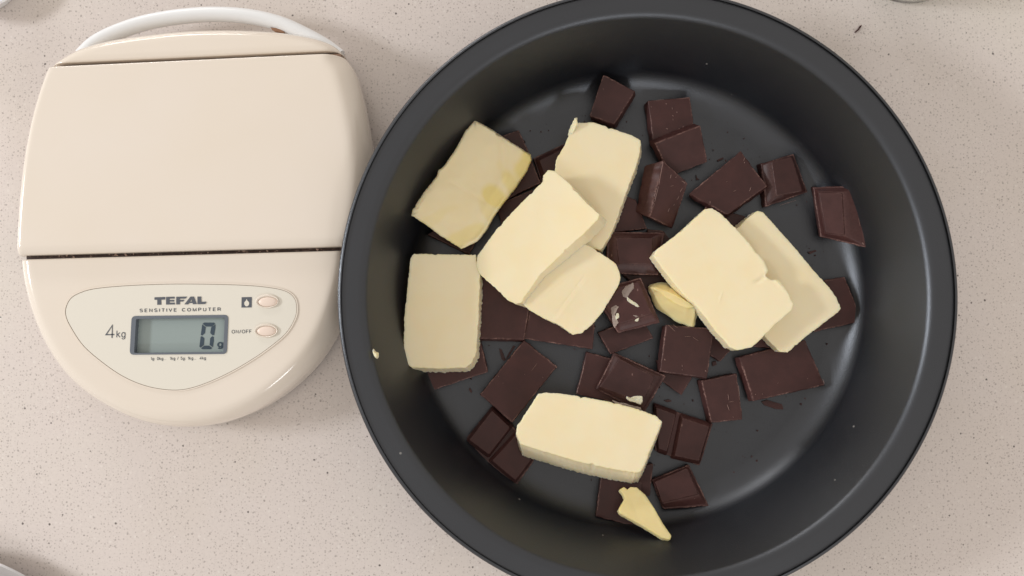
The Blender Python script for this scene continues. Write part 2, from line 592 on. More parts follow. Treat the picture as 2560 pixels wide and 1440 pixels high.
# ------------------------------------------------------------------ chocolate
CG = 'dark chocolate pieces lying in the round tin'
def choc(pts, z, label, **kw):
    scr = kw.pop('scratch', None)
    kw.setdefault('surf', 0.00009); kw.setdefault('sfreq', 160)
    kw.setdefault('rough', 0.00026); kw.setdefault('rfreq', 420); kw.setdefault('bevel', 0.00042)
    nm = 'chocolate_piece'
    o = piece(nm, pts, z, label, 'chocolate', CG, M_CHOC, **kw)
    if scr:
        top = pts3(pts, z); n = poly_normal(top); c0 = centroid(top)
        up = 0.00022
        def pl(x, y):
            a = ray(x, y, ZF); b = ray(x, y, ZF + 0.03); d = b - a
            return a + d * (((c0 + n * up - a).dot(n)) / d.dot(n))
        bm = bmesh.new()
        for x1, y1, x2, y2, w in scr:
            a, b = pl(x1, y1), pl(x2, y2)
            s_ = (b - a).cross(n).normalized() * (w * 0.0001)
            k = 5; L_ = []
            for i in range(k + 1):
                q = a.lerp(b, i / k) + s_ * noise.noise(a * 900 + Vector((i, 0, 0))) * 1.2
                ww = s_ * (0.35 + 0.65 * math.sin(math.pi * (i + 0.5) / (k + 1)))
                L_.append((bm.verts.new(q - ww), bm.verts.new(q + n * 0.00012), bm.verts.new(q + ww)))
            for u, v in zip(L_, L_[1:]):
                bm.faces.new((u[0], v[0], v[1], u[1])); bm.faces.new((u[1], v[1], v[2], u[2]))
        me = to_mesh(bm); me.transform(Matrix.Translation(-o.location)); me.materials.append(M_SCUFF)
        c = bpy.data.objects.new('scratches', me); COL.objects.link(c); c.parent = o
        c['kind'] = 'stuff'
    return o

choc([(1508, 186), (1588, 228), (1536, 312), (1474, 290)], [12, 11.5, 8, 8], 'smooth chocolate piece nearest the top wall of the tin, leaning up the curve', shift=(4, 9), thick=5.5)
choc([(1620, 252), (1725, 243), (1738, 335), (1634, 360)], [6.5, 6.0, 5.8, 5.8], 'square chocolate piece dotted with pale crumbs, partly under the darker tilted one', thick=5, shift=(-5, 2),
     scratch=[(1664, 259, 1667, 260, 2.5), (1680, 268, 1681, 274, 1.0), (1692, 279, 1693, 282, 2), (1681, 288, 1684, 291, 1.6), (1665, 321, 1670, 323, 2.2), (1697, 321, 1700, 323, 1.8), (1640, 251, 1660, 249, 1.0), (1628, 266, 1629, 268, 1.6), (1705, 246, 1725, 243, 1.2), (1682, 297, 1683, 301, 1)])
choc([(1637, 358), (1751, 313), (1769, 405), (1676, 440)], [11.5, 11.0, 5.0, 5.0], 'dark chocolate square tilted against the crumb-dotted one above it', thick=4.5, shift=(-8, -3))
choc([(1657, 401), (1720, 458), (1681, 572), (1624, 543)], [15, 10, 6.5, 12.5], 'thick chocolate chunk tipped on edge with a sharp ridge along it',
     bot=[(1612, 414), (1690, 470), (1652, 562), (1590, 530)], zb=[7, 1, 0.4, 5],
     scratch=[(1658, 405, 1647, 462, 1.7), (1646, 466, 1637, 505, 1.2), (1636, 508, 1628, 540, 1.0), (1678, 436, 1676, 446, 1.2), (1688, 444, 1692, 442, 1.2), (1676, 466, 1684, 464, 1.2), (1704, 452, 1716, 460, 1.6), (1700, 480, 1706, 470, 1.2), (1692, 500, 1698, 490, 1.0), (1670, 530, 1674, 520, 1.0), (1684, 514, 1686, 510, 1.0)])
choc([(1852, 378), (1918, 465), (1818, 538), (1723, 484)], [7, 8, 8.5, 8.5], 'large smooth chocolate piece with two tiny pale slivers on it, above the overlapping butter slabs', shift=(2, 5), thick=4,
     scratch=[(1862, 393, 1859, 403, 1.2), (1861, 405, 1862, 408, 1.5), (1833, 479, 1841, 475, 1.0), (1874, 478, 1877, 468, 1.8), (1740, 470, 1742, 473, 1.0), (1815, 455, 1819, 453, 0.8)])
choc([(1903, 409), (1984, 385), (2019, 480), (1915, 517)], [4.8, 4.8, 4.5, 4.5], 'moulded chocolate square between the large smooth piece and the right wall', scratch=[(1912, 448, 1914, 462, 1.0), (1950, 513, 1990, 501, 0.8)],
     tables=[[(1928, 403), (1980, 391), (2007, 478), (1941, 491)]], shift=(-4, 0))
choc([(2032, 468), (2144, 464), (2169, 620), (2051, 592)], [8, 16, 13.5, 6], 'chocolate chunk resting against the right wall with a scraped bright corner',
     tables=[[(2046, 480), (2106, 482), (2112, 588), (2064, 583)]], tz=2.2, thick=6, shift=(-6, 0),
     scratch=[(2138, 474, 2142, 522, 2.0), (2122, 494, 2136, 476, 1.4), (2146, 545, 2150, 565, 0.9), (2118, 584, 2126, 582, 0.9), (2156, 606, 2160, 612, 2.0)])
choc([(1222, 350), (1297, 325), (1331, 400), (1255, 430)], 5, 'small corner of chocolate showing past the top edge of the yellow-edged butter')
choc([(1333, 396), (1425, 352), (1475, 440), (1362, 484)], 4.4, 'moulded chocolate square tucked under the left edge of the tallest butter slab',
     tables=[[(1347, 400), (1418, 366), (1458, 436), (1372, 468)]])
choc([(1329, 402), (1352, 457), (1262, 500), (1232, 440)], [6.4, 6.4, 6, 6], 'chocolate piece between the yellow-edged butter and the lit white slab')
choc([(1240, 513), (1330, 474), (1365, 550), (1262, 590)], [5.5, 8, 8, 5.5], 'chocolate piece with a crumbly upper edge, left of the lit white slab', thick=5)
choc([(1068, 586), (1150, 540), (1192, 600), (1173, 636)], [7, 6, 6, 6.5], 'chocolate corner peeking out below the yellow-edged butter', thick=3.5)
choc([(1030, 862), (1200, 850), (1220, 930), (1060, 983)], [5, 5, 5, 5], 'chocolate piece sticking out below the plain upright butter slab at the left', thick=4.5, shift=(0, -4))
choc([(1206, 690), (1334, 700), (1311, 850), (1197, 847)], [6.4, 6.4, 6.2, 6.2], 'wide smooth chocolate piece right beside the plain upright butter slab', thick=5, shift=(0, 6))
choc([(1336, 720), (1490, 760), (1482, 873), (1309, 847)], [6, 6, 5.4, 5.4], 'wide smooth chocolate piece below the squarish butter slab', thick=4.5)
choc([(1310, 850), (1393, 916), (1280, 1057), (1200, 986)], [4.6, 5, 7.6, 6.6], 'oblong smooth chocolate piece with one pale scratch, lower left', thick=4,
     scratch=[(1329, 927, 1343, 908, 1.1), (1246, 939, 1247, 942, 1.2), (1257, 957, 1258, 959, 1.0), (1356, 942, 1358, 945, 1.2), (1388, 912, 1392, 920, 1.6), (1310, 935, 1313, 938, 0.8)])
choc([(1230, 1018), (1350, 1130), (1288, 1219), (1161, 1102)], [3.2, 3.6, 5.0, 4.6], 'chocolate piece of two moulded squares at the lower left wall',
     thick=3, tables=[[(1230, 1026), (1276, 1068), (1222, 1138), (1172, 1100)], [(1289, 1088), (1337, 1138), (1288, 1202), (1229, 1152)]], tz=1.9, parent_parts=True)
choc([(1635, 1011), (1782, 1060), (1749, 1164), (1638, 1127)], [3.4, 3.4, 3.4, 3.4], 'chocolate piece of two moulded squares beside the thick lower butter slab',
     thick=3, tables=[[(1640, 1018), (1690, 1036), (1668, 1130), (1646, 1122)], [(1706, 1044), (1774, 1066), (1748, 1154), (1686, 1140)]], tz=1.9, parent_parts=True)
choc([(1665, 812), (1785, 821), (1768, 946), (1650, 929)], [11, 10, 9.5, 10.5], 'chocolate square lying highest, just below the little butter wedge', thick=5, shift=(-4, 4),
     scratch=[(1712, 842, 1728, 840, 0.9), (1731, 842, 1746, 852, 0.9), (1705, 912, 1706, 917, 1.0), (1705, 923, 1706, 926, 1.1), (1661, 897, 1663, 901, 2.4), (1762, 927, 1766, 928, 2.2), (1670, 812, 1688, 828, 1.2), (1682, 811, 1694, 820, 1.0)])
choc([(1753, 952), (1842, 934), (1857, 1049), (1778, 1057)], [5.5, 5.5, 5.5, 5.5], 'upright chocolate oblong with a short row of scratches, below the overlapping butter slabs', thick=5, shift=(-6, 0),
     scratch=[(1820, 985, 1822, 1000, 1.2), (1821, 1005, 1834, 1004, 1.1), (1818, 1011, 1823, 1026, 1.6), (1846, 963, 1849, 990, 1.1), (1832, 1041, 1834, 1044, 1.3)])
choc([(1847, 893), (2013, 850), (2062, 963), (1884, 1003)], [7, 5.5, 5, 7.5], 'largest smooth chocolate piece, at the lower right below the butter points', thick=4.5, shift=(-5, 2),
     scratch=[(2057, 948, 2061, 960, 1.2), (1888, 985, 1889, 987, 1.4), (1905, 984, 1907, 986, 1.2), (1944, 959, 1946, 956, 0.9), (1859, 918, 1866, 945, 1.0), (2018, 945, 2020, 947, 0.8)])
choc([(2040, 705), (2112, 692), (2156, 803), (2035, 830)], 5, 'chocolate piece showing right of the longest butter slab')
choc([(1520, 580), (1662, 581), (1646, 688), (1514, 684)], [9.5, 9.5, 9.0, 9.0], 'moulded chocolate square lying level in the middle of the tin',
     tables=[[(1539, 594), (1632, 594), (1630, 660), (1547, 660)]], tz=2.0, thick=4)
choc([(1548, 482), (1590, 500), (1618, 572), (1526, 582)], 5, 'flat chocolate piece between the tallest butter slab and the ridged chunk', thick=4.5)
choc([(1618, 572), (1660, 578), (1678, 603), (1640, 645)], 4.5, 'sliver of chocolate showing behind the level moulded square', thick=4)
smeared = choc([(1538, 712), (1602, 694), (1650, 806), (1546, 833), (1503, 765)], [11.5, 12, 12.5, 12, 11.5], 'chocolate square smeared with butter beside the little butter wedge',
     tables=[[(1548, 717), (1597, 704), (1630, 785), (1550, 810), (1516, 764)]], tz=1.4, thick=4.5)
choc([(1495, 832), (1600, 788), (1634, 845), (1527, 886)], 6.4, 'chocolate square lying under the butter-smeared one', thick=5)
choc([(1467, 880), (1560, 905), (1562, 1012), (1441, 985)], 5, 'thin flat chocolate piece above the thick lower butter slab', thick=4)
blobbed = choc([(1536, 882), (1665, 940), (1610, 1034), (1490, 973)], [10.5, 9.8, 9.0, 9.5], 'moulded chocolate square with a white butter blob on its corner',
     tables=[[(1549, 896), (1638, 942), (1607, 1008), (1498, 968)]], tz=1.5, thick=4.2)
choc([(1642, 900), (1742, 925), (1704, 988), (1652, 950)], 4.2, 'chocolate corner showing under the bottom edge of the highest chocolate square', thick=4)
choc([(1770, 790), (1850, 850), (1800, 905), (1765, 880)], 4.6, 'shaded chocolate piece between the highest chocolate square and the butter point', thick=4)
choc([(1870, 830), (1930, 826), (1938, 872), (1872, 866)], 4.6, 'shaded chocolate bit between the two lower butter points', thick=4)
choc([(1555, 1170), (1633, 1160), (1625, 1240), (1556, 1245)], 4.8, 'chocolate piece hidden mostly under the right end of the thick lower butter', thick=4.5)
choc([(1629, 1200), (1722, 1162), (1773, 1265), (1658, 1273)], [3.6, 3.6, 4.5, 4.5], 'moulded chocolate square nearest the bottom wall on the right of the curled butter shard',
     tables=[[(1637, 1204), (1718, 1170), (1747, 1236), (1655, 1258)]], tz=1.8, thick=3)
choc([(1503, 1190), (1604, 1205), (1612, 1322), (1489, 1291)], [5, 5, 8, 6.5], 'darkest chocolate piece, under the curled butter shard at the bottom wall', thick=4.5)
choc([(1765, 515), (1864, 541), (1838, 590), (1757, 570)], 4, 'chocolate piece between the tips of the overlapping butter slabs', thick=3.8)
choc([(1550, 680), (1700, 690), (1745, 735), (1600, 725)], 4.5, 'shadowed chocolate strip under the level moulded square and the butter wedge', thick=4.2)

# ------------------------------------------------------------------ butter
BG = 'butter slabs and scraps in the round tin'
def patches(lst, z, base=0.0):
    cs = [(ray(x, y, ZF + z * 0.001), rx * 0.0002, ry * 0.0002, math.radians(rot), st) for x, y, rx, ry, rot, st in lst]
    def f(p):
        w = base
        for c, rx, ry, rot, st in cs:
            dx, dy = p.x - c.x, p.y - c.y
            u = dx * math.cos(rot) - dy * math.sin(rot); v = dx * math.sin(rot) + dy * math.cos(rot)
            d = math.sqrt((u / rx) ** 2 + (v / ry) ** 2) + 0.5 * noise.noise(p * 140)
            w = max(w, st * max(0.0, min(1.0, (1.3 - d) * 1.8)))
        return w
    return f
def creases(lst, z):
    segs = [(ray(a, b, ZF + z * 0.001), ray(c, d, ZF + z * 0.001), w * 0.001, h * 0.001, side) for a, b, c, d, w, h, side in lst]
    def f(q):
        t_ = 0.0
        for a, b, w, h, side in segs:
            ab = Vector((b.x - a.x, b.y - a.y)); aq = Vector((q.x - a.x, q.y - a.y))
            u = aq.dot(ab) / ab.length_squared
            e = max(0.0, -u, u - 1.0) * ab.length
            dd = (ab.x * aq.y - ab.y * aq.x) / ab.length
            fade = max(0.0, 1 - e / (2.5 * w))
            if side: t_ += h * fade * (1 / (1 + math.exp(-max(-30, min(30, dd / w * 3)))) ) * max(0.0, 1 - max(0.0, dd) / (w * 9))
            else: t_ += h * fade * math.exp(-(dd / w) ** 2)
        return t_
    return f

def butter(pts, z, label, mat=M_BUT, name='butter_slab', **kw):
    kw.setdefault('r', 0.0004); kw.setdefault('step', 0.0006); kw.setdefault('bevel', 0.00035)
    kw.setdefault('rough', 0.00020); kw.setdefault('rfreq', 1100); kw.setdefault('surf', 0.0001); kw.setdefault('sfreq', 60)
    kw.setdefault('thick', 9); kw.setdefault('torn', 0.0004); kw.setdefault('fine', True); kw.setdefault('brough', 2.2)
    return piece(name, pts, z, label, 'butter', BG, mat, **kw)

butter([(1187, 300), (1228, 322), (1262, 345), (1326, 386), (1329, 400), (1318, 427), (1290, 470), (1262, 505), (1236, 540), (1215, 578), (1193, 605),
        (1154, 622), (1100, 588), (1060, 558), (1028, 538), (1031, 524), (1060, 480), (1092, 440), (1096, 424), (1112, 412), (1140, 370), (1165, 325)],
       {'z': 19, 'x': -3.4, 'y': -0.5}, 'butter slab with bright yellow greasy patches, leaning on the upper left wall', mat=M_BUTY, thick=8, shift=(8, -6), bevel=0.0012, wear_amt=1.3, surf=0.0005,
       paint=patches([(1318, 410, 26, 40, 20, 1.0), (1235, 490, 30, 22, 30, 1.0), (1285, 470, 16, 60, -32, 0.8), (1160, 590, 70, 18, -25, 0.65), (1225, 540, 14, 60, -32, 0.5), (1090, 545, 60, 14, -30, 0.4)], 18, 0.12),
       groove=creases([(1255, 345, 1262, 440, 1.6, 0.5, 0), (1262, 440, 1205, 530, 1.6, 0.45, 0), (1130, 460, 1210, 505, 1.2, -0.35, 0), (1040, 535, 1170, 560, 2.0, 0.7, 1), (1180, 600, 1255, 500, 1.5, -0.6, 0)], 18))
butter([(1430, 320), (1440, 307), (1482, 305), (1530, 321), (1580, 338), (1601, 350), (1603, 370), (1587, 430), (1566, 480), (1546, 540), (1524, 592), (1502, 626),
        (1455, 612), (1410, 540), (1386, 440), (1390, 400), (1410, 365)],
       {'z': 16, 'x': 0, 'y': -0.3}, 'tall butter slab with a torn curl at its top corner, partly beneath the lit white slab', thick=9.5, flare=1.01, shift=(8, 2))
butter([(1370, 425), (1387, 427), (1422, 457), (1470, 510), (1499, 536), (1495, 549), (1455, 590), (1440, 601), (1400, 640), (1350, 687), (1319, 733), (1303, 758),
        (1288, 760), (1268, 750), (1235, 717), (1200, 687), (1191, 665), (1193, 640), (1240, 575), (1290, 520), (1330, 480), (1356, 455), (1358, 438)],
       {'z': 23.5, 'x': 3.2, 'y': -1.2}, 'brightest butter slab, lit white with a shaded lower left end, on top of the tall slab', thick=9, flare=0.99, shift=(16, 12))
butter([(1432, 592), (1448, 600), (1482, 620), (1520, 645), (1541, 660), (1552, 690), (1548, 712), (1530, 742), (1510, 776), (1482, 810), (1456, 833), (1432, 837),
        (1400, 815), (1360, 796), (1325, 776), (1309, 762), (1310, 745), (1331, 715), (1352, 690), (1390, 655), (1415, 620)],
       {'z': 17.5, 'x': -0.5, 'y': -0.6}, 'squarish tan butter slab with a diagonal crease, against the brightest slab', thick=9, flare=1.0,
       groove=creases([(1375, 805, 1460, 690, 0.5, -0.10, 0), (1385, 808, 1470, 695, 0.5, 0.09, 0)], 17))
butter([(1034, 634), (1190, 637), (1200, 682), (1200, 705), (1196, 800), (1191, 880), (1181, 906), (1164, 919), (1100, 922), (1030, 919), (1008, 903), (1010, 800), (1018, 720), (1026, 645)],
       {'z': 17, 'x': 0, 'y': 0.0}, 'plain upright butter slab nearest the left wall of the tin', thick=10.5, shift=(5, 14), flare=0.99, rough=0.0003)
butter([(1893, 527), (1909, 530), (1926, 550), (1990, 622), (2030, 670), (2075, 720), (2091, 742), (2103, 771), (2095, 781), (2010, 846), (1971, 881), (1950, 880), (1915, 845),
        (1880, 790), (1860, 650), (1838, 572), (1850, 560)],
       {'z': 13.5, 'x': -0.6, 'y': 0}, 'longest butter slab, its left half shaded beneath the notched slab', thick=8, flare=1.0)
butter([(1762, 523), (1780, 520), (1802, 534), (1840, 570), (1880, 615), (1910, 652), (1921, 676), (1914, 690), (1926, 699), (1945, 699), (1962, 714), (1985, 760),
        (1980, 775), (1940, 810), (1905, 846), (1880, 868), (1845, 876), (1825, 869), (1790, 830), (1760, 790), (1740, 765), (1710, 738), (1670, 690), (1641, 652), (1632, 638), (1641, 625), (1700, 580)],
       {'z': 21, 'x': 0.4, 'y': 0.2}, 'broad butter slab with a notch in its right edge, lying over the longest slab', thick=8, flare=0.995, shift=(-4, 3),
       groove=creases([(1872, 610, 1912, 660, 0.9, 0.5, 0), (1915, 668, 1915, 690, 0.9, 0.6, 0), (1912, 690, 1890, 705, 0.9, -0.6, 0), (1940, 703, 1958, 722, 0.9, 0.55, 0), (1803, 735, 1798, 752, 0.6, 0.16, 0)], 20))
butter([(1345, 985), (1366, 982), (1400, 984), (1450, 991), (1540, 1008), (1600, 1025), (1640, 1040), (1656, 1055), (1650, 1072), (1625, 1132), (1612, 1165), (1602, 1180),
        (1588, 1184), (1530, 1174), (1440, 1154), (1350, 1127), (1300, 1111), (1290, 1087), (1293, 1063), (1320, 1025)],
       {'z': 20, 'x': 0, 'y': -0.8}, 'thick butter slab with a tall cut side, lowest of the large slabs', thick=12.5, shift=(4, 40), flare=0.985, bevel=0.0006)
# little wedge with a ridge
piece('butter_wedge', [(1633, 720), (1650, 717), (1700, 742), (1742, 768), (1716, 771), (1672, 750)], [17, 16, 18, 18, 18, 17],
      'small pale butter wedge between the smeared chocolate and the notched slab', 'butter', BG, M_BUTD,
      bot=[(1617, 714), (1672, 702), (1752, 764), (1732, 822), (1706, 812), (1636, 770)], zb=[8, 8, 9, 9.5, 9, 8],
      r=0.0012, step=0.0007, bevel=0.0005, rough=0.0005, rfreq=260, surf=0.0003, sfreq=150)
# curled shard leaning on the wall
shard = butter([(1549, 1223), (1560, 1217), (1569, 1224), (1576, 1217), (1592, 1218), (1613, 1236), (1636, 1270), (1656, 1306), (1679, 1340), (1675, 1350), (1655, 1345),
        (1600, 1311), (1550, 1284), (1546, 1274), (1562, 1246), (1560, 1239)],
       {'z': 15, 'x': 2.2, 'y': 6.5}, 'curled yellow butter shard standing against the bottom wall', mat=M_BUTD, name='butter_shard', thick=2.6, bevel=0.0005, surf=0.0004, sfreq=90, shift=(-3, 2), rough=0.00012, torn=0.0)
# torn curl at the tall slab's corner
piece('butter_curl', [(1424, 322), (1436, 296), (1442, 296), (1443, 312), (1434, 330), (1424, 344), (1419, 338)], [17, 20, 20, 19, 17, 15, 15],
      'torn white butter curl at the top corner of the tall slab', 'butter', BG, M_BUT, thick=1.4, r=0.0004, step=0.0005, bevel=0.0003, rough=0.0004, rfreq=500)
def blob(name, x, y, z, w, h, rot, label, mat=M_BUT, thick=1.5, parent=None, up=None):
    pts = []
    for k in range(9):
        a = 2 * math.pi * k / 9
        rr = 1 + 0.35 * math.sin(3 * a + x) * 0.6 + 0.15 * math.cos(5 * a + y)
        px_, py_ = w * rr * math.cos(a), h * rr * math.sin(a)
        pts.append((x + px_ * math.cos(rot) - py_ * math.sin(rot), y + px_ * math.sin(rot) + py_ * math.cos(rot)))
    SEED[0] += 1
    top = pts3(pts, z)
    c = centroid(top)
    bm = bmesh.new()
    loft(bm, [c + (p - c) * 0.6 for p in top], [p - Vector((0, 0, thick * 0.001)) for p in top], seed=SEED[0], r=0.0002, step=0.0004, bevel=0.0001, rough=0.00012, rfreq=700, wear_amt=0)
    o = link(name, to_mesh(bm, 80), mat, parent)
    if parent is None:
        centre(o); tag(o, label, 'butter', BG)
    return o
# scrap stuck on the left wall, following its slope
blob('butter_scrap', 937, 886, 46.0, 6, 13, -0.5, 'small white butter scrap stuck high on the left wall', thick=3.0)

# smears on two of the chocolate squares
def smear(parent, pts, z, mat=M_SMEAR, th=0.0007):
    SEED[0] += 1
    top = pts3(pts, z)
    bm = bmesh.new()
    loft(bm, top, [p - Vector((0, 0, th)) for p in top], seed=SEED[0], r=0.0004, step=0.0004, bevel=0.00025, rough=0.0002, rfreq=700, surf=0.0003, sfreq=400, wear_amt=0)
    me = to_mesh(bm, 80)
    me.transform(Matrix.Translation(-parent.location))
    o = bpy.data.objects.new('butter_smear', me); me.materials.append(mat)
    COL.objects.link(o); o.parent = parent
    return o
smear(smeared, [(1583, 707), (1586, 720), (1573, 735), (1568, 745), (1558, 742), (1554, 730), (1565, 715)], 14.0)
smear(smeared, [(1568, 742), (1578, 750), (1590, 757), (1600, 767), (1594, 768), (1580, 760), (1568, 752)], 14.1, M_BUT)
smear(smeared, [(1527, 770), (1540, 762), (1549, 768), (1536, 772), (1536, 790), (1547, 805), (1537, 820), (1532, 808), (1530, 788)], 13.8)
smear(smeared, [(1541, 783), (1547, 783), (1548, 794), (1540, 800), (1538, 792)], 14.2, M_BUT)
smear(smeared, [(1588, 799), (1598, 794), (1595, 803), (1589, 804)], 14.1, M_BUT)
smear(smeared, [(1582, 788), (1590, 787), (1598, 792), (1590, 793)], 14.0)
smear(smeared, [(1602, 787), (1611, 786), (1612, 791)], 14.0)
smear(blobbed, [(1567, 990), (1574, 995), (1590, 990), (1606, 991), (1607, 1003), (1602, 1012), (1590, 1007), (1574, 1003), (1566, 997)], 12.0, M_BUT)
smear(blobbed, [(1530, 1000), (1545, 1007), (1560, 1008), (1580, 1014), (1602, 1018), (1604, 1026), (1580, 1021), (1560, 1016), (1540, 1012)], 11.0)

# ------------------------------------------------------------------ shavings and crumbs
SG = 'thin chocolate shavings on the floor of the tin'
def shaving(pts, label, z=0.9, th=0.7, group=SG):
    SEED[0] += 1
    zz = z
    top = pts3(pts, zz)
    bm = bmesh.new()
    loft(bm, top, [Vector((p.x, p.y, p.z - th * 0.001)) for p in top], seed=SEED[0], r=0.0002, step=0.0006, bevel=0.0001, rough=0.0001, rfreq=700, wear_amt=0.3)
    o = link('chocolate_shaving', to_mesh(bm), M_CHOC); centre(o)
    return tag(o, label, 'chocolate', group)
shaving([(1904, 1004), (1918, 1000), (1955, 1011), (1959, 1024), (1938, 1022), (1912, 1013)], 'largest flat chocolate flake, just below the largest smooth piece')
shaving([(1248, 872), (1254, 874), (1263, 898), (1260, 903), (1254, 898)], 'left stroke of the V of two chocolate slivers right of the plain butter slab')
shaving([(1283, 864), (1288, 866), (1268, 896), (1262, 902)], 'right stroke of the V of two chocolate slivers right of the plain butter slab')
shaving([(2090, 634), (2098, 620), (2117, 622), (2116, 640), (2102, 642)], 'squarish dark flake below the chunk against the right wall')
shaving([(1374, 262), (1383, 257), (1396, 261), (1388, 267), (1378, 266)], 'small dark flake in the bright curve at the top of the tin')
shaving([(1793, 400), (1808, 393), (1809, 397), (1795, 404)], 'thin sliver left of the large smooth chocolate piece')
shaving([(1740, 436), (1743, 444), (1749, 449), (1741, 450)], 'three-cornered chip above the left corner of the large smooth piece')
shaving([(1660, 1001), (1672, 999), (1680, 1003), (1668, 1006)], 'short dark flake above the two-square piece by the thick butter')
shaving([(1305, 1196), (1322, 1202), (1323, 1206), (1308, 1203)], 'thin sliver by the lower tip of the two-square piece at the left wall')
shaving([(1174, 969), (1180, 978), (1178, 983), (1172, 975)], 'little sliver left of the oblong scratched chocolate piece')
shaving([(2020, 630), (2040, 625), (2042, 628), (2025, 635)], 'long thin sliver right of the longest butter slab')
shaving([(1780, 905), (1790, 902), (1792, 912), (1782, 916)], 'round brown chip between the scratched oblong and the butter point')
o = None
rng = random.Random(5)
bm = bmesh.new(); lay = add_wear(bm)
def crumb(bm, c, s):
    bmv = [bm.verts.new(c + Vector((rng.uniform(-1, 1) * s, rng.uniform(-1, 1) * s, rng.uniform(0, 1) * s))) for _ in range(5)]
    hull = bmesh.ops.convex_hull(bm, input=bmv)
for k in range(480):
    while True:
        x, y = rng.uniform(1060, 2140), rng.uniform(230, 1270)
        if (x - 1595) ** 2 + (y - 745) ** 2 < 505 ** 2: break
    c = ray(x, y, ZF + 0.0001)
    s = rng.choice((0.0002, 0.00025, 0.00035, 0.0005, 0.0007))
    crumb(bm, c, s)
o = link('chocolate_crumbs', to_mesh(bm), M_CHOC)
tag(o, 'scattered tiny chocolate crumbs over the floor of the tin', 'crumbs', None, 'stuff')
# brown sliver on the worktop
def on_counter(pts, z=0.0008): return [ray(a, b, z) for a, b in pts]
top = on_counter([(2137, 80), (2144, 73), (2151, 63), (2156, 63), (2152, 69), (2145, 77), (2140, 81)])
bm = bmesh.new(); loft(bm, top, [Vector((p.x, p.y, 0.0001)) for p in top], seed=99, r=0.0002, step=0.0005, bevel=0.0002, rough=0.0001, wear_amt=0.2)
o = link('chocolate_shaving', to_mesh(bm), M_CHOC); centre(o)
tag(o, 'brown curved sliver alone on the worktop at the upper right', 'chocolate')

# ------------------------------------------------------------------ kitchen scale
scale = empty('kitchen_scale', ray(450, 600, 0.0))
tag(scale, 'cream electronic kitchen scale with a white handle, its display reading 0 g', 'kitchen scale')

def catmull(pts, per=8):
    out = []
    n = len(pts)
    for i in range(n):
        p0, p1, p2, p3 = pts[i - 1], pts[i], pts[(i + 1) % n], pts[(i + 2) % n]
        for k in range(per):
            t = k / per
            out.append(0.5 * ((2 * p1) + (-p0 + p2) * t + (2 * p0 - 5 * p1 + 4 * p2 - p3) * t * t + (-p0 + 3 * p1 - 3 * p2 + p3) * t ** 3))
    return out

def open_curve(pts, per=8):
    """smooth open run through the points"""
    out = []
    n = len(pts)
    for i in range(n - 1):
        p0, p1, p2, p3 = pts[max(i - 1, 0)], pts[i], pts[i + 1], pts[min(i + 2, n - 1)]
        for k in range(per):
            t = k / per
            out.append(0.5 * ((2 * p1) + (-p0 + p2) * t + (2 * p0 - 5 * p1 + 4 * p2 - p3) * t * t + (-p0 + 3 * p1 - 3 * p2 + p3) * t ** 3))
    out.append(pts[-1].copy())
    return out

def V2(l, z): return [ray(a, b, z) for a, b in l]

def fill_cap(bm, loop, holes):
    """flat cap between a loop of verts and hole loops of verts"""
    es = []
    for lp in [loop] + holes:
        for i in range(len(lp)):
            a, b = lp[i], lp[(i + 1) % len(lp)]
            e = bm.edges.get((a, b)) or bm.edges.new((a, b))
            es.append(e)
    bmesh.ops.triangle_fill(bm, use_beauty=True, edges=es, normal=(0, 0, 1))

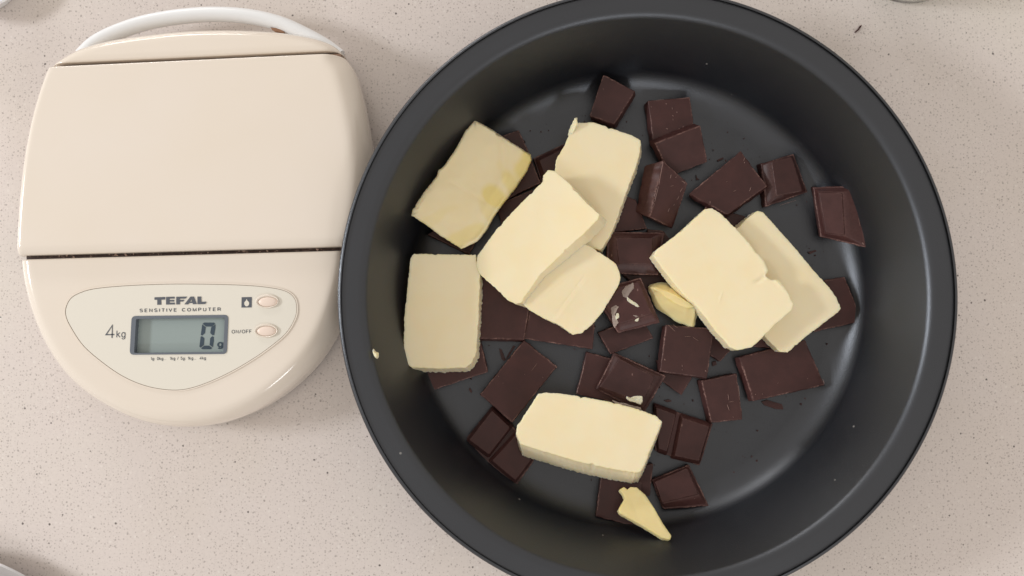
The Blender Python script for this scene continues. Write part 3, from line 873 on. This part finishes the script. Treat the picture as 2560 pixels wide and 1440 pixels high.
def shell(name, curves, cuts, zb, zt, rb, rt, rs, mat, hole=None, dome=0.0, step=0.0012, parent=scale, capt=0.60, c=None):
    """a rounded shell: `curves` are its rounded outer runs and `cuts` the straight cut edges, in order round the outline.
       rb(p) = how far the rounding reaches in, rt = how far it drops; each cut = (bevel width, bevel drop)"""
    P = []
    cutl = []
    for k, run in enumerate(curves):
        P += run
        a, b = run[-1], curves[(k + 1) % len(curves)][0]
        n = max(4, int((a - b).length / step))
        for m in range(1, n): P.append(a.lerp(b, m / n))
        cutl.append((a, b) + cuts[k])
    N_ = len(P)
    if c is None: c = sum(P, Vector((0, 0, 0))) / N_
    c = Vector((c.x, c.y, 0))
    segs = [(run[i], run[i + 1]) for run in curves for i in range(len(run) - 1)]
    def dseg(p, a, b):
        abx, aby = b.x - a.x, b.y - a.y
        t = ((p.x - a.x) * abx + (p.y - a.y) * aby) / (abx * abx + aby * aby)
        t = max(0.0, min(1.0, t))
        return math.hypot(p.x - a.x - abx * t, p.y - a.y - aby * t)
    def h(p):
        d = min(dseg(p, a, b) for a, b in segs)
        R = rb(p) if callable(rb) else rb
        u = 1 - min(1.0, d / R)
        z = zt - rt * (1 - math.sqrt(max(0.0, 1 - u * u)))
        for a, b, w, dr in cutl:
            v = 1 - min(1.0, dseg(p, a, b) / w)
            z -= dr * (1 - math.sqrt(max(0.0, 1 - v * v)))
        return z
    bm = bmesh.new(); rings = []
    def zz(p, t): return max(zb + 0.002, h(p)) + dome * (1 - t * t)
    rings.append([bm.verts.new((c.x + (p.x - c.x) * 0.985, c.y + (p.y - c.y) * 0.985, zb)) for p in P])
    rings.append([bm.verts.new((p.x, p.y, zb + 0.001)) for p in P])
    ts = [1.0, 0.9985, 0.996, 0.992, 0.987, 0.98, 0.972, 0.963, 0.952, 0.94, 0.927, 0.912, 0.895, 0.875, 0.85, 0.82, 0.78, 0.73, 0.67, 0.60]
    if hole is None: ts += [0.5, 0.4, 0.28, 0.15]
    for t in ts:
        row = []
        for p in P:
            q = Vector((c.x + (p.x - c.x) * t, c.y + (p.y - c.y) * t, 0))
            row.append(bm.verts.new((q.x, q.y, zt if (hole and t == 0.60) else zz(q, t))))
        rings.append(row)
    for r1, r2 in zip(rings, rings[1:]):
        for i in range(N_):
            j = (i + 1) % N_
            bm.faces.new((r1[i], r1[j], r2[j], r2[i]))
    if hole is None:
        v = bm.verts.new((c.x, c.y, zz(c, 0)))
        for i in range(N_): bm.faces.new((rings[-1][i], rings[-1][(i + 1) % N_], v))
    else:
        hv = [bm.verts.new((p.x, p.y, zt)) for p in hole]
        fill_cap(bm, rings[-1], [hv])
    return link(name, to_mesh(bm, 32), mat, parent)

ZT_F, ZT_P, ZT_B = 0.0290, 0.0330, 0.0290
def rrect(corners, r, z, seg=6):
    pts = [ray(a, b, z) for a, b in corners]
    out = []
    n = len(pts)
    for i in range(n):
        a, b, c = pts[i - 1], pts[i], pts[(i + 1) % n]
        p0 = b + (a - b).normalized() * r; p2 = b + (c - b).normalized() * r
        for k in range(seg + 1):
            t = k / seg
            out.append(p0.lerp(b, t).lerp(b.lerp(p2, t), t))
    return out
FR_OUT = [(329, 790), (571, 787), (567, 885), (324, 887)]
FR_IN = [(340, 797.5), (562, 794), (558, 880), (335, 882.5)]
hole_f = rrect([(338, 796), (564, 792.5), (560, 882), (333, 884)], 0.0008, ZT_F)

# front shell
front = open_curve(V2([(62, 653), (66, 692), (77, 745), (97, 808), (127, 872), (170, 934), (228, 987), (300, 1030), (365, 1055), (430, 1067), (500, 1067), (580, 1052),
                       (660, 1017), (735, 962), (795, 898), (838, 825), (868, 745), (882, 690), (890, 630)], 0.0185), 6)
shell('front_shell', [front], [(0.0010, 0.0008)], 0.003, ZT_F, 0.0085, 0.0135, 0.0009, M_CREAM, hole=hole_f, c=ray(462, 800, ZT_F))
# weighing plate
plate_c = open_curve(V2([(862, 142), (884, 175), (902, 235), (916, 300), (930, 390), (932, 470), (922, 560), (905, 617)], 0.0265), 6)
plate_l = open_curve(V2([(45, 641), (46, 600), (52, 505), (64, 400), (82, 305), (103, 230), (122, 177)], 0.0265), 6)
xl, xr = ray(80, 400, 0.0265).x, ray(930, 400, 0.0265).x
def plate_rb(p):
    return 0.0048 + 0.0075 * max(0.0, min(1.0, (p.x - xl) / (xr - xl))) ** 2
shell('weighing_plate', [plate_c, plate_l], [(0.0048, 0.0030), (0.0010, 0.0008)], 0.0165, ZT_P, plate_rb, 0.0125, 0.0009, M_CREAM, dome=0.0004)
# back shell
back = open_curve(V2([(860, 139), (842, 120), (815, 106), (775, 95), (710, 84), (640, 79), (560, 77), (470, 80), (380, 89), (290, 102), (215, 122), (165, 148), (133, 172)], 0.0205), 6)
shell('back_shell', [back], [(0.0012, 0.0009)], 0.003, ZT_B, 0.0062, 0.011, 0.0009, M_CREAM, c=ray(500, 120, ZT_B))
# floor of the two gaps between the shells
low = [ray(a, b, 0.018) for a, b in [(140, 180), (858, 143), (905, 300), (912, 500), (880, 625), (866, 650), (500, 680), (90, 680), (68, 645), (66, 560), (80, 400)]]
bm = bmesh.new(); loft(bm, low, [Vector((p.x, p.y, 0.004)) for p in low], seed=3, r=0.003, step=0.004, bevel=0.0005, rough=0.0, wear_amt=0)
me = to_mesh(bm)
me.materials.append(M_CREAM); me.materials.append(M_CHANNEL)
ylim = ray(400, 560, 0.018).y
for p in me.polygons:
    if p.center.y < ylim: p.material_index = 1
link('inner_chassis', me, None, scale)
# strip of the dirty channel between plate and front shell
st = [ray(a, b, 0.0255) for a, b in [(66, 634), (880, 610), (880, 634), (66, 660)]]
bm = bmesh.new(); loft(bm, st, [Vector((p.x, p.y, 0.0185)) for p in st], seed=4, r=0.0005, step=0.003, bevel=0.0002, rough=0.0001, wear_amt=0)
link('gap_channel', to_mesh(bm), M_CHANNEL, scale)
st = [ray(a, b, 0.0262) for a, b in [(140, 170), (852, 134), (856, 150), (140, 186)]]
bm = bmesh.new(); loft(bm, st, [Vector((p.x, p.y, 0.0185)) for p in st], seed=6, r=0.0005, step=0.003, bevel=0.0002, rough=0.0001, wear_amt=0)
link('upper_gap_shade', to_mesh(bm), simple('gap_shade_brown', (0.22, 0.13, 0.085), 0.6), scale)  # shadow in the gap behind the plate, painted as a dark brown strip
# crumbs caught in the channel
bm = bmesh.new(); add_wear(bm)
for k in range(26):
    x = rng.uniform(120, 840); y = 643 - (x - 62) * 0.0255 + rng.uniform(-3, 3)
    crumb(bm, ray(x, y, 0.0255), rng.choice((0.0003, 0.0005, 0.0008)))
tag(link('caught_crumbs', to_mesh(bm), simple('pale_crumb', (0.5, 0.36, 0.29), 0.8), scale), None, None, None, 'stuff')

# handle
def tube(name, path, rx, rz, mat, parent, seg=20):
    bm = bmesh.new(); rows = []
    n = len(path)
    for i, p in enumerate(path):
        t = (path[min(i + 1, n - 1)] - path[max(i - 1, 0)]).normalized()
        s = t.cross(Vector((0, 0, 1))).normalized()
        w = rx(i / (n - 1)) if callable(rx) else rx
        rows.append([bm.verts.new(p + s * w * math.cos(2 * math.pi * k / seg) + Vector((0, 0, 1)) * rz * math.sin(2 * math.pi * k / seg)) for k in range(seg)])
    for a, b in zip(rows, rows[1:]):
        for k in range(seg): bm.faces.new((a[k], a[(k + 1) % seg], b[(k + 1) % seg], b[k]))
    bm.faces.new(rows[0]); bm.faces.new(rows[-1])
    return link(name, to_mesh(bm, 50), mat, parent)
hp = open_curve(V2([(206, 140), (240, 108), (290, 82), (360, 58), (440, 43), (530, 36), (620, 41), (700, 59), (765, 88), (815, 116), (850, 142)], 0.0145), 6)
tube('handle', hp, 0.0036, 0.0045, M_WHITE, scale)
pts = V2([(676, 68), (690, 70), (706, 76), (712, 82), (698, 80), (686, 78), (680, 73)], 0.0165)
bm = bmesh.new(); loft(bm, pts, [Vector((p.x, p.y, 0.0150)) for p in pts], seed=12, r=0.0002, step=0.0005, bevel=0.0001, rough=0.0002, wear_amt=0)
tag(link('handle_stain', to_mesh(bm), M_RUST, scale), 'small brown stain on the white handle')

# control panel foil
panel_px = [(165, 772), (177, 747), (202, 732), (240, 722), (315, 715), (415, 711), (515, 711), (615, 714), (677, 720), (715, 729), (735, 745), (741, 767), (737, 795), (715, 832),
            (677, 865), (627, 900), (565, 935), (502, 962), (452, 974), (402, 972), (352, 960), (302, 937), (252, 902), (210, 865), (182, 825), (167, 795)]
ZP = ZT_F + 0.00035
pc = catmull(V2(panel_px, ZP), 5)
bm = bmesh.new()
cen = sum(pc, Vector((0, 0, 0))) / len(pc)
ins = inward(pc, Vector((0, 0, 1)))
r0 = [bm.verts.new((p.x, p.y, ZT_F - 0.0004)) for p in pc]
r1_ = [bm.verts.new((p.x, p.y, ZP - 0.0001)) for p in pc]
r2_ = [bm.verts.new((p.x + q.x * 0.00015, p.y + q.y * 0.00015, ZP)) for p, q in zip(pc, ins)]
n = len(pc)
for a, b in ((r0, r1_), (r1_, r2_)):
    for i in range(n): bm.faces.new((a[i], a[(i + 1) % n], b[(i + 1) % n], b[i]))
hv = [bm.verts.new((p.x, p.y, ZP)) for p in rrect([(338, 796), (564, 792.5), (560, 882), (333, 884)], 0.0008, ZP)]
fill_cap(bm, r2_, [hv])
link('control_panel', to_mesh(bm, 30), M_PANEL, scale)
# raised lip and dirt line round the panel
def band(name, loop, w_out, z_lo, z_hi, mat, parent, w_in=0.0):
    ins = inward(loop, Vector((0, 0, 1)))
    bm = bmesh.new(); rows = []
    for off, z in ((-w_out, z_lo), (-w_out, z_hi - 0.00005), (-w_out * 0.5, z_hi), (w_in, z_hi - 0.00005), (w_in, z_lo)):
        rows.append([bm.verts.new((p.x + q.x * off, p.y + q.y * off, z)) for p, q in zip(loop, ins)])
    n = len(loop)
    for a, b in zip(rows, rows[1:]):
        for i in range(n): bm.faces.new((a[i], a[(i + 1) % n], b[(i + 1) % n], b[i]))
    return link(name, to_mesh(bm, 60), mat, parent)
band('panel_lip', pc, 0.00075, ZT_F - 0.0003, ZP + 0.00012, M_CREAM, scale, w_in=-0.00022)
band('panel_seam', pc, 0.00022, ZT_F - 0.0003, ZP - 0.00008, simple('seam_dirt', (0.22, 0.16, 0.11), 0.7), scale, w_in=-0.00001)

# display
disp = link('display_frame', bpy.data.meshes.new('f'), M_FRAME, scale)
def frame_mesh():
    zo = ZP + 0.00025
    O = rrect(FR_OUT, 0.0021, zo); I = rrect(FR_IN, 0.0006, zo)
    bm = bmesh.new()
    ob = [bm.verts.new((p.x, p.y, ZP - 0.0002)) for p in O]
    ot = [bm.verts.new(p) for p in O]; it = [bm.verts.new(p) for p in I]
    ib = [bm.verts.new((p.x, p.y, ZT_F - 0.0032)) for p in I]
    n = len(O)
    for a, b in ((ob, ot), (ot, it), (it, ib)):
        for i in range(n): bm.faces.new((a[i], a[(i + 1) % n], b[(i + 1) % n], b[i]))
    return to_mesh(bm, 30)
me = frame_mesh(); me.materials.append(M_FRAME); disp.data = me
ZS = ZT_F - 0.0026
I = rrect(FR_IN, 0.0006, ZT_F)
bm = bmesh.new(); bm.faces.new([bm.verts.new((p.x, p.y, ZS)) for p in I])
scr = link('screen', to_mesh(bm), M_LCD, disp)
# seven-segment 0, slanted, and its g; crop coordinates 4 per pixel from (140, 690)
def cp(x, y): return (140 + x / 4.0, 690 + y / 4.0)
def flat(name, polys, z, mat, parent, dz=0.00001):
    bm = bmesh.new()
    for k, poly in enumerate(polys):
        bm.faces.new([bm.verts.new(ray(*cp(a, b), z + k * dz)) for a, b in poly])
    return link(name, to_mesh(bm), mat, parent)
ZD = ZS + 0.00012
segs = [
    [(1466, 478), (1482, 466), (1578, 466), (1592, 478), (1560, 506), (1502, 506)],
    [(1462, 484), (1498, 512), (1490, 572), (1462, 596), (1448, 588)],
    [(1596, 484), (1592, 530), (1582, 590), (1566, 594), (1542, 570), (1552, 512)],
    [(1446, 606), (1460, 602), (1484, 622), (1478, 690), (1446, 716), (1434, 706)],
    [(1562, 602), (1578, 608), (1578, 650), (1568, 712), (1536, 690), (1542, 622)],
    [(1450, 722), (1484, 696), (1530, 696), (1562, 720), (1546, 732), (1464, 732)]]
for s in segs: flat('digit_segment', [s], ZD, M_SEG, disp)

def text(s, box, z, mat, parent, off=0.0, name='lettering', spacing=1.0, shear=0.0):
    """text fitted to the box (four picture corners tl, tr, bl in crop coordinates)"""
    c = bpy.data.curves.new(name, 'FONT'); c.body = s; c.offset = off; c.space_character = spacing; c.resolution_u = 4; c.shear = shear
    o = bpy.data.objects.new('t', c); COL.objects.link(o)
    dg = bpy.context.evaluated_depsgraph_get()
    me = bpy.data.meshes.new_from_object(o.evaluated_get(dg))
    bpy.data.objects.remove(o)
    xs = [v.co.x for v in me.vertices]; ys = [v.co.y for v in me.vertices]
    x0, x1, y0, y1 = min(xs), max(xs), min(ys), max(ys)
    tl, tr, bl = [ray(*cp(*q), z) for q in box]
    for v in me.vertices:
        u = (v.co.x - x0) / (x1 - x0); w = (y1 - v.co.y) / (y1 - y0)
        v.co = tl + (tr - tl) * u + (bl - tl) * w
    me.materials.clear()
    return link(name, me, mat, parent)
ZL = ZP + 0.00012
def arc(cx, cy, rx, ry, a0, a1, n=10):
    return [(cx + rx * math.cos(math.radians(a0 + (a1 - a0) * k / n)), cy + ry * math.sin(math.radians(a0 + (a1 - a0) * k / n))) for k in range(n + 1)]
GL = {   # width, strokes; cap height 1
 'S': (0.66, [arc(0.33, 0.75, 0.29, 0.25, 25, 265) + arc(0.33, 0.26, 0.31, 0.26, 85, -155)]),
 'E': (0.60, [[(0.58, 1), (0.04, 1), (0.04, 0), (0.6, 0)], [(0.04, 0.53), (0.54, 0.53)]]),
 'F': (0.58, [[(0.58, 1), (0.04, 1), (0.04, 0)], [(0.04, 0.52), (0.5, 0.52)]]),
 'N': (0.70, [[(0.04, 0), (0.04, 1), (0.66, 0), (0.66, 1)]]),
 'I': (0.08, [[(0.04, 0), (0.04, 1)]]),
 'T': (0.64, [[(0, 1), (0.64, 1)], [(0.32, 1), (0.32, 0)]]),
 'V': (0.68, [[(0, 1), (0.34, 0), (0.68, 1)]]),
 'C': (0.74, [arc(0.39, 0.5, 0.36, 0.5, 38, 322, 18)]),
 'O': (0.80, [arc(0.40, 0.5, 0.38, 0.5, 0, 360, 24)]),
 'M': (0.82, [[(0.04, 0), (0.04, 1), (0.41, 0.05), (0.78, 1), (0.78, 0)]]),
 'P': (0.64, [[(0.04, 0), (0.04, 1), (0.36, 1)] + arc(0.36, 0.735, 0.25, 0.265, 90, -90) + [(0.04, 0.47)]]),
 'R': (0.68, [[(0.04, 0), (0.04, 1), (0.38, 1)] + arc(0.38, 0.745, 0.25, 0.255, 90, -90) + [(0.04, 0.49)], [(0.36, 0.49), (0.60, 0.32), (0.64, 0)]]),
 'U': (0.70, [[(0.04, 1), (0.04, 0.33)] + arc(0.35, 0.33, 0.31, 0.33, 180, 360) + [(0.66, 1)]]),
 '/': (0.36, [[(0, -0.03), (0.36, 1.03)]]),
 '4': (0.62, [[(0.46, 0), (0.46, 0.97), (0.02, 0.26), (0.62, 0.26)]]),
 '1': (0.36, [[(0.08, 0.76), (0.2, 0.80), (0.30, 1.0), (0.30, 0)]]),
 '5': (0.60, [[(0.54, 1), (0.14, 1), (0.07, 0.5)] + arc(0.29, 0.34, 0.29, 0.33, 120, -150)]),
 '0': (0.62, [arc(0.31, 0.5, 0.28, 0.5, 0, 360, 20)]),
 'k': (0.52, [[(0.04, 0), (0.04, 1)], [(0.48, 0.70), (0.04, 0.30)], [(0.18, 0.42), (0.52, 0)]]),
 'g': (0.56, [arc(0.27, 0.35, 0.25, 0.35, 0, 360, 18), [(0.52, 0.70), (0.52, -0.05)] + arc(0.28, -0.05, 0.24, 0.23, 0, -155, 8)]),
 ':': (0.10, [[(0.05, 0), (0.05, 0.11)], [(0.05, 0.57), (0.05, 0.68)]]),
 '.': (0.10, [[(0.05, 0), (0.05, 0.11)]]),
 ' ': (0.34, []),
}
def stroke_mesh(bm, line, w, put):
    cl = abs(line[0][0] - line[-1][0]) + abs(line[0][1] - line[-1][1]) < 1e-6
    pts = line[:-1] if cl else line
    n = len(pts); L_, R_ = [], []
    for i in range(n):
        a = pts[i - 1] if (i > 0 or cl) else pts[i]
        b = pts[(i + 1) % n] if (i < n - 1 or cl) else pts[i]
        p = pts[i]
        def nrm(u, v):
            dx, dy = v[0] - u[0], v[1] - u[1]; l = math.hypot(dx, dy) or 1
            return (-dy / l, dx / l)
        n1 = nrm(a, p) if a != p else nrm(p, b)
        n2 = nrm(p, b) if b != p else n1
        mx, my = n1[0] + n2[0], n1[1] + n2[1]; l = math.hypot(mx, my) or 1
        mx, my = mx / l, my / l
        k = w / 2 / max(0.45, mx * n1[0] + my * n1[1])
        L_.append(bm.verts.new(put(p[0] + mx * k, p[1] + my * k))); R_.append(bm.verts.new(put(p[0] - mx * k, p[1] - my * k)))
    for i in range(n if cl else n - 1):
        j = (i + 1) % n
        bm.faces.new((L_[i], L_[j], R_[j], R_[i]))
def text(s_, box, z, mat, parent, w=0.12, gap=0.22, name='lettering'):
    """stroke lettering: box = baseline left, baseline right, top left (crop coordinates); cap height = distance to top left"""
    tot = sum(GL[ch][0] for ch in s_) + gap * (len(s_) - 1)
    bl, br, tl = [ray(*cp(*q), z) for q in box]
    bm = bmesh.new(); x = 0.0; cnt = 0
    asp = (br - bl).length / tot / (tl - bl).length
    for ch in s_:
        gw, st = GL[ch]
        for line in st:
            cnt += 1
            zo = Vector((0, 0, 0.000004 * (cnt % 5)))
            def put(u, v): return bl + (br - bl) * ((x + u) / tot) + (tl - bl) * v + zo
            stroke_mesh(bm, line, w, put)
        x += gw + gap
    return link(name, to_mesh(bm), mat, parent)
text('g', [(1619, 708), (1666, 706), (1619, 648)], ZD, M_SEG, disp, w=0.22)
text('4', [(496, 621), (582, 619), (500, 490)], ZL, M_GREY, scale, w=0.085)
text('kg', [(604, 614), (692, 611), (606, 547)], ZL, M_GREY, scale, w=0.115)
text('SENSITIVE COMPUTER', [(838, 360), (1645, 347), (838, 330)], ZL, M_GREY, scale, w=0.19, gap=0.50)
text('ON/OFF', [(1758, 573), (1954, 570), (1758, 541)], ZL, M_GREY, scale, w=0.15, gap=0.30)
text('1g: 0kg...  1kg / 5g: 1kg...  4kg', [(946, 840), (1497, 834), (946, 813)], ZL, M_GREY, scale, w=0.16, gap=0.24)
tef = [
    [(984, 213), (1093, 209), (1092, 236), (984, 238)], [(1012, 230), (1052, 230), (1054, 287), (1012, 288)],
    [(1100, 209), (1136, 208), (1136, 285), (1100, 286)], [(1130, 208), (1187, 207), (1187, 226), (1130, 227)], [(1130, 239), (1183, 238), (1183, 255), (1130, 256)], [(1130, 267), (1189, 266), (1189, 284), (1130, 285)],
    [(1202, 208), (1239, 207), (1239, 284), (1202, 285)], [(1234, 207), (1312, 206), (1296, 226), (1234, 227)], [(1234, 239), (1286, 238), (1272, 255), (1234, 256)],
    [(1283, 284), (1344, 206), (1372, 206), (1322, 284)], [(1346, 206), (1380, 206), (1408, 281), (1369, 282)], [(1322, 256), (1372, 255), (1376, 269), (1314, 271)],
    [(1414, 206), (1452, 205), (1452, 281), (1414, 282)], [(1446, 258), (1507, 257), (1492, 280), (1446, 281)]]
flat('brand_lettering', tef, ZL, M_GREY, scale)
flat('water_drop_symbol', [[(1856, 212), (1959, 210), (1957, 314), (1854, 316)]], ZL, M_GREY, scale)
drop = []
for k in range(20):
    a = 2 * math.pi * k / 20
    drop.append((1907 + 25 * math.sin(a) * (1 if math.cos(a) < 0.2 else max(0.12, 1 - (math.cos(a) - 0.2) * 1.1)), 270 - 34 * math.cos(a) - (8 if math.cos(a) > 0.9 else 0)))
flat('water_drop_mark', [drop], ZL + 0.0001, M_PANEL, scale)

def oval(cx, cy, a, b, z, n=40, rot=-0.03):
    res = []
    for k in range(n):
        t = 2 * math.pi * k / n
        x, y = a * math.cos(t), b * math.sin(t)
        res.append(ray(cx + x * math.cos(rot) - y * math.sin(rot), cy + x * math.sin(rot) + y * math.cos(rot), z))
    return res
for (cx, cy, ix, iy) in ((668.5, 753, 670, 754.5), (666, 826.5, 666.5, 827.5)):
    z1 = ZP
    lp = oval(cx, cy, 29.5, 17.5, z1)
    ip = oval(ix, iy, 24.5, 12.5, z1)
    bm = bmesh.new(); rows = []
    for f, z in ((0.0, z1 - 0.0002), (0.03, z1 + 0.0005), (0.35, z1 + 0.0009), (0.7, z1 + 0.0008), (1.0, z1 + 0.0003), (1.0, z1 - 0.0002)):
        rows.append([bm.verts.new((p.lerp(q, f).x, p.lerp(q, f).y, z)) for p, q in zip(lp, ip)])
    for a, b in zip(rows, rows[1:]):
        for i in range(40): bm.faces.new((a[i], a[(i + 1) % 40], b[(i + 1) % 40], b[i]))
    ring_o = link('button_surround', to_mesh(bm, 60), M_CREAM, scale)
    bm = bmesh.new(); c = sum(ip, Vector((0, 0, 0))) / 40; rows = []
    for t, z in ((0.985, z1 - 0.0002), (0.98, z1 + 0.0003), (0.9, z1 + 0.00065), (0.6, z1 + 0.0009), (0.3, z1 + 0.001)):
        rows.append([bm.verts.new((c.lerp(p, t).x, c.lerp(p, t).y, z)) for p in ip])
    for a, b in zip(rows, rows[1:]):
        for i in range(40): bm.faces.new((a[i], a[(i + 1) % 40], b[(i + 1) % 40], b[i]))
    v = bm.verts.new((c.x, c.y, z1 + 0.00102))
    for i in range(40): bm.faces.new((rows[-1][i], rows[-1][(i + 1) % 40], v))
    link('button', to_mesh(bm, 60), M_PINK, scale)

# ------------------------------------------------------------------ things cut off by the picture's edges
def round_thing(name, c, prof, mat, label, cat, segs=128, wob=0.0, extra=None):
    bm = bmesh.new(); rows = []
    for r, z in prof:
        if r < 1e-6: rows.append([bm.verts.new((0, 0, z))]); continue
        row = []
        for k in range(segs):
            a = 2 * math.pi * k / segs
            rr = r + wob * math.sin(a * 23) * (z > 0.004)
            row.append(bm.verts.new((rr * math.cos(a), rr * math.sin(a), z)))
        rows.append(row)
    for a, b in zip(rows, rows[1:]):
        for k in range(segs):
            j = (k + 1) % segs
            if len(a) == 1: bm.faces.new((a[0], b[k], b[j]))
            elif len(b) == 1: bm.faces.new((a[k], a[j], b[0]))
            else: bm.faces.new((a[k], a[j], b[j], b[k]))
    o = link(name, to_mesh(bm, 50), mat)
    o.location = (c.x, c.y, 0)
    return tag(o, label, cat)
c = ray(-198, 1882, 0.012)
round_thing('steel_dish', c, [(0, 0.0006), (0.055, 0.0006), (0.075, 0.003), (0.0930, 0.010), (0.0950, 0.0115), (0.0968, 0.0120), (0.0976, 0.0112), (0.0968, 0.0102), (0.0940, 0.0086), (0.076, 0.0015), (0.055, 0.0001), (0, 0.0001)],
            M_STEEL, 'pale metal rim of a round dish cut off at the lower left corner', 'dish')
c = ray(2265, -138, 0.0)
round_thing('glass_jar', c, [(0, 0.003), (0.026, 0.003), (0.0290, 0.005), (0.0302, 0.012), (0.0302, 0.05), (0.0306, 0.0515), (0.0318, 0.052), (0.0326, 0.0505), (0.0326, 0.012), (0.0318, 0.003), (0.0295, 0.0003), (0, 0.0003)],
            M_GLASS, 'clear glass rim cut off by the top edge above the tin, right side', 'glass jar', segs=96)
c = ray(-76, -84, 0.012)
round_thing('white_tub', c, [(0, 0.004), (0.018, 0.004), (0.021, 0.010), (0.0240, 0.0125), (0.0248, 0.0115), (0.0240, 0.0102), (0.0225, 0.008), (0.019, 0.0003), (0, 0.0003)],
            M_WHITE, 'white crinkled plastic edge cut off at the upper left corner', 'tub', segs=96, wob=0.0004)
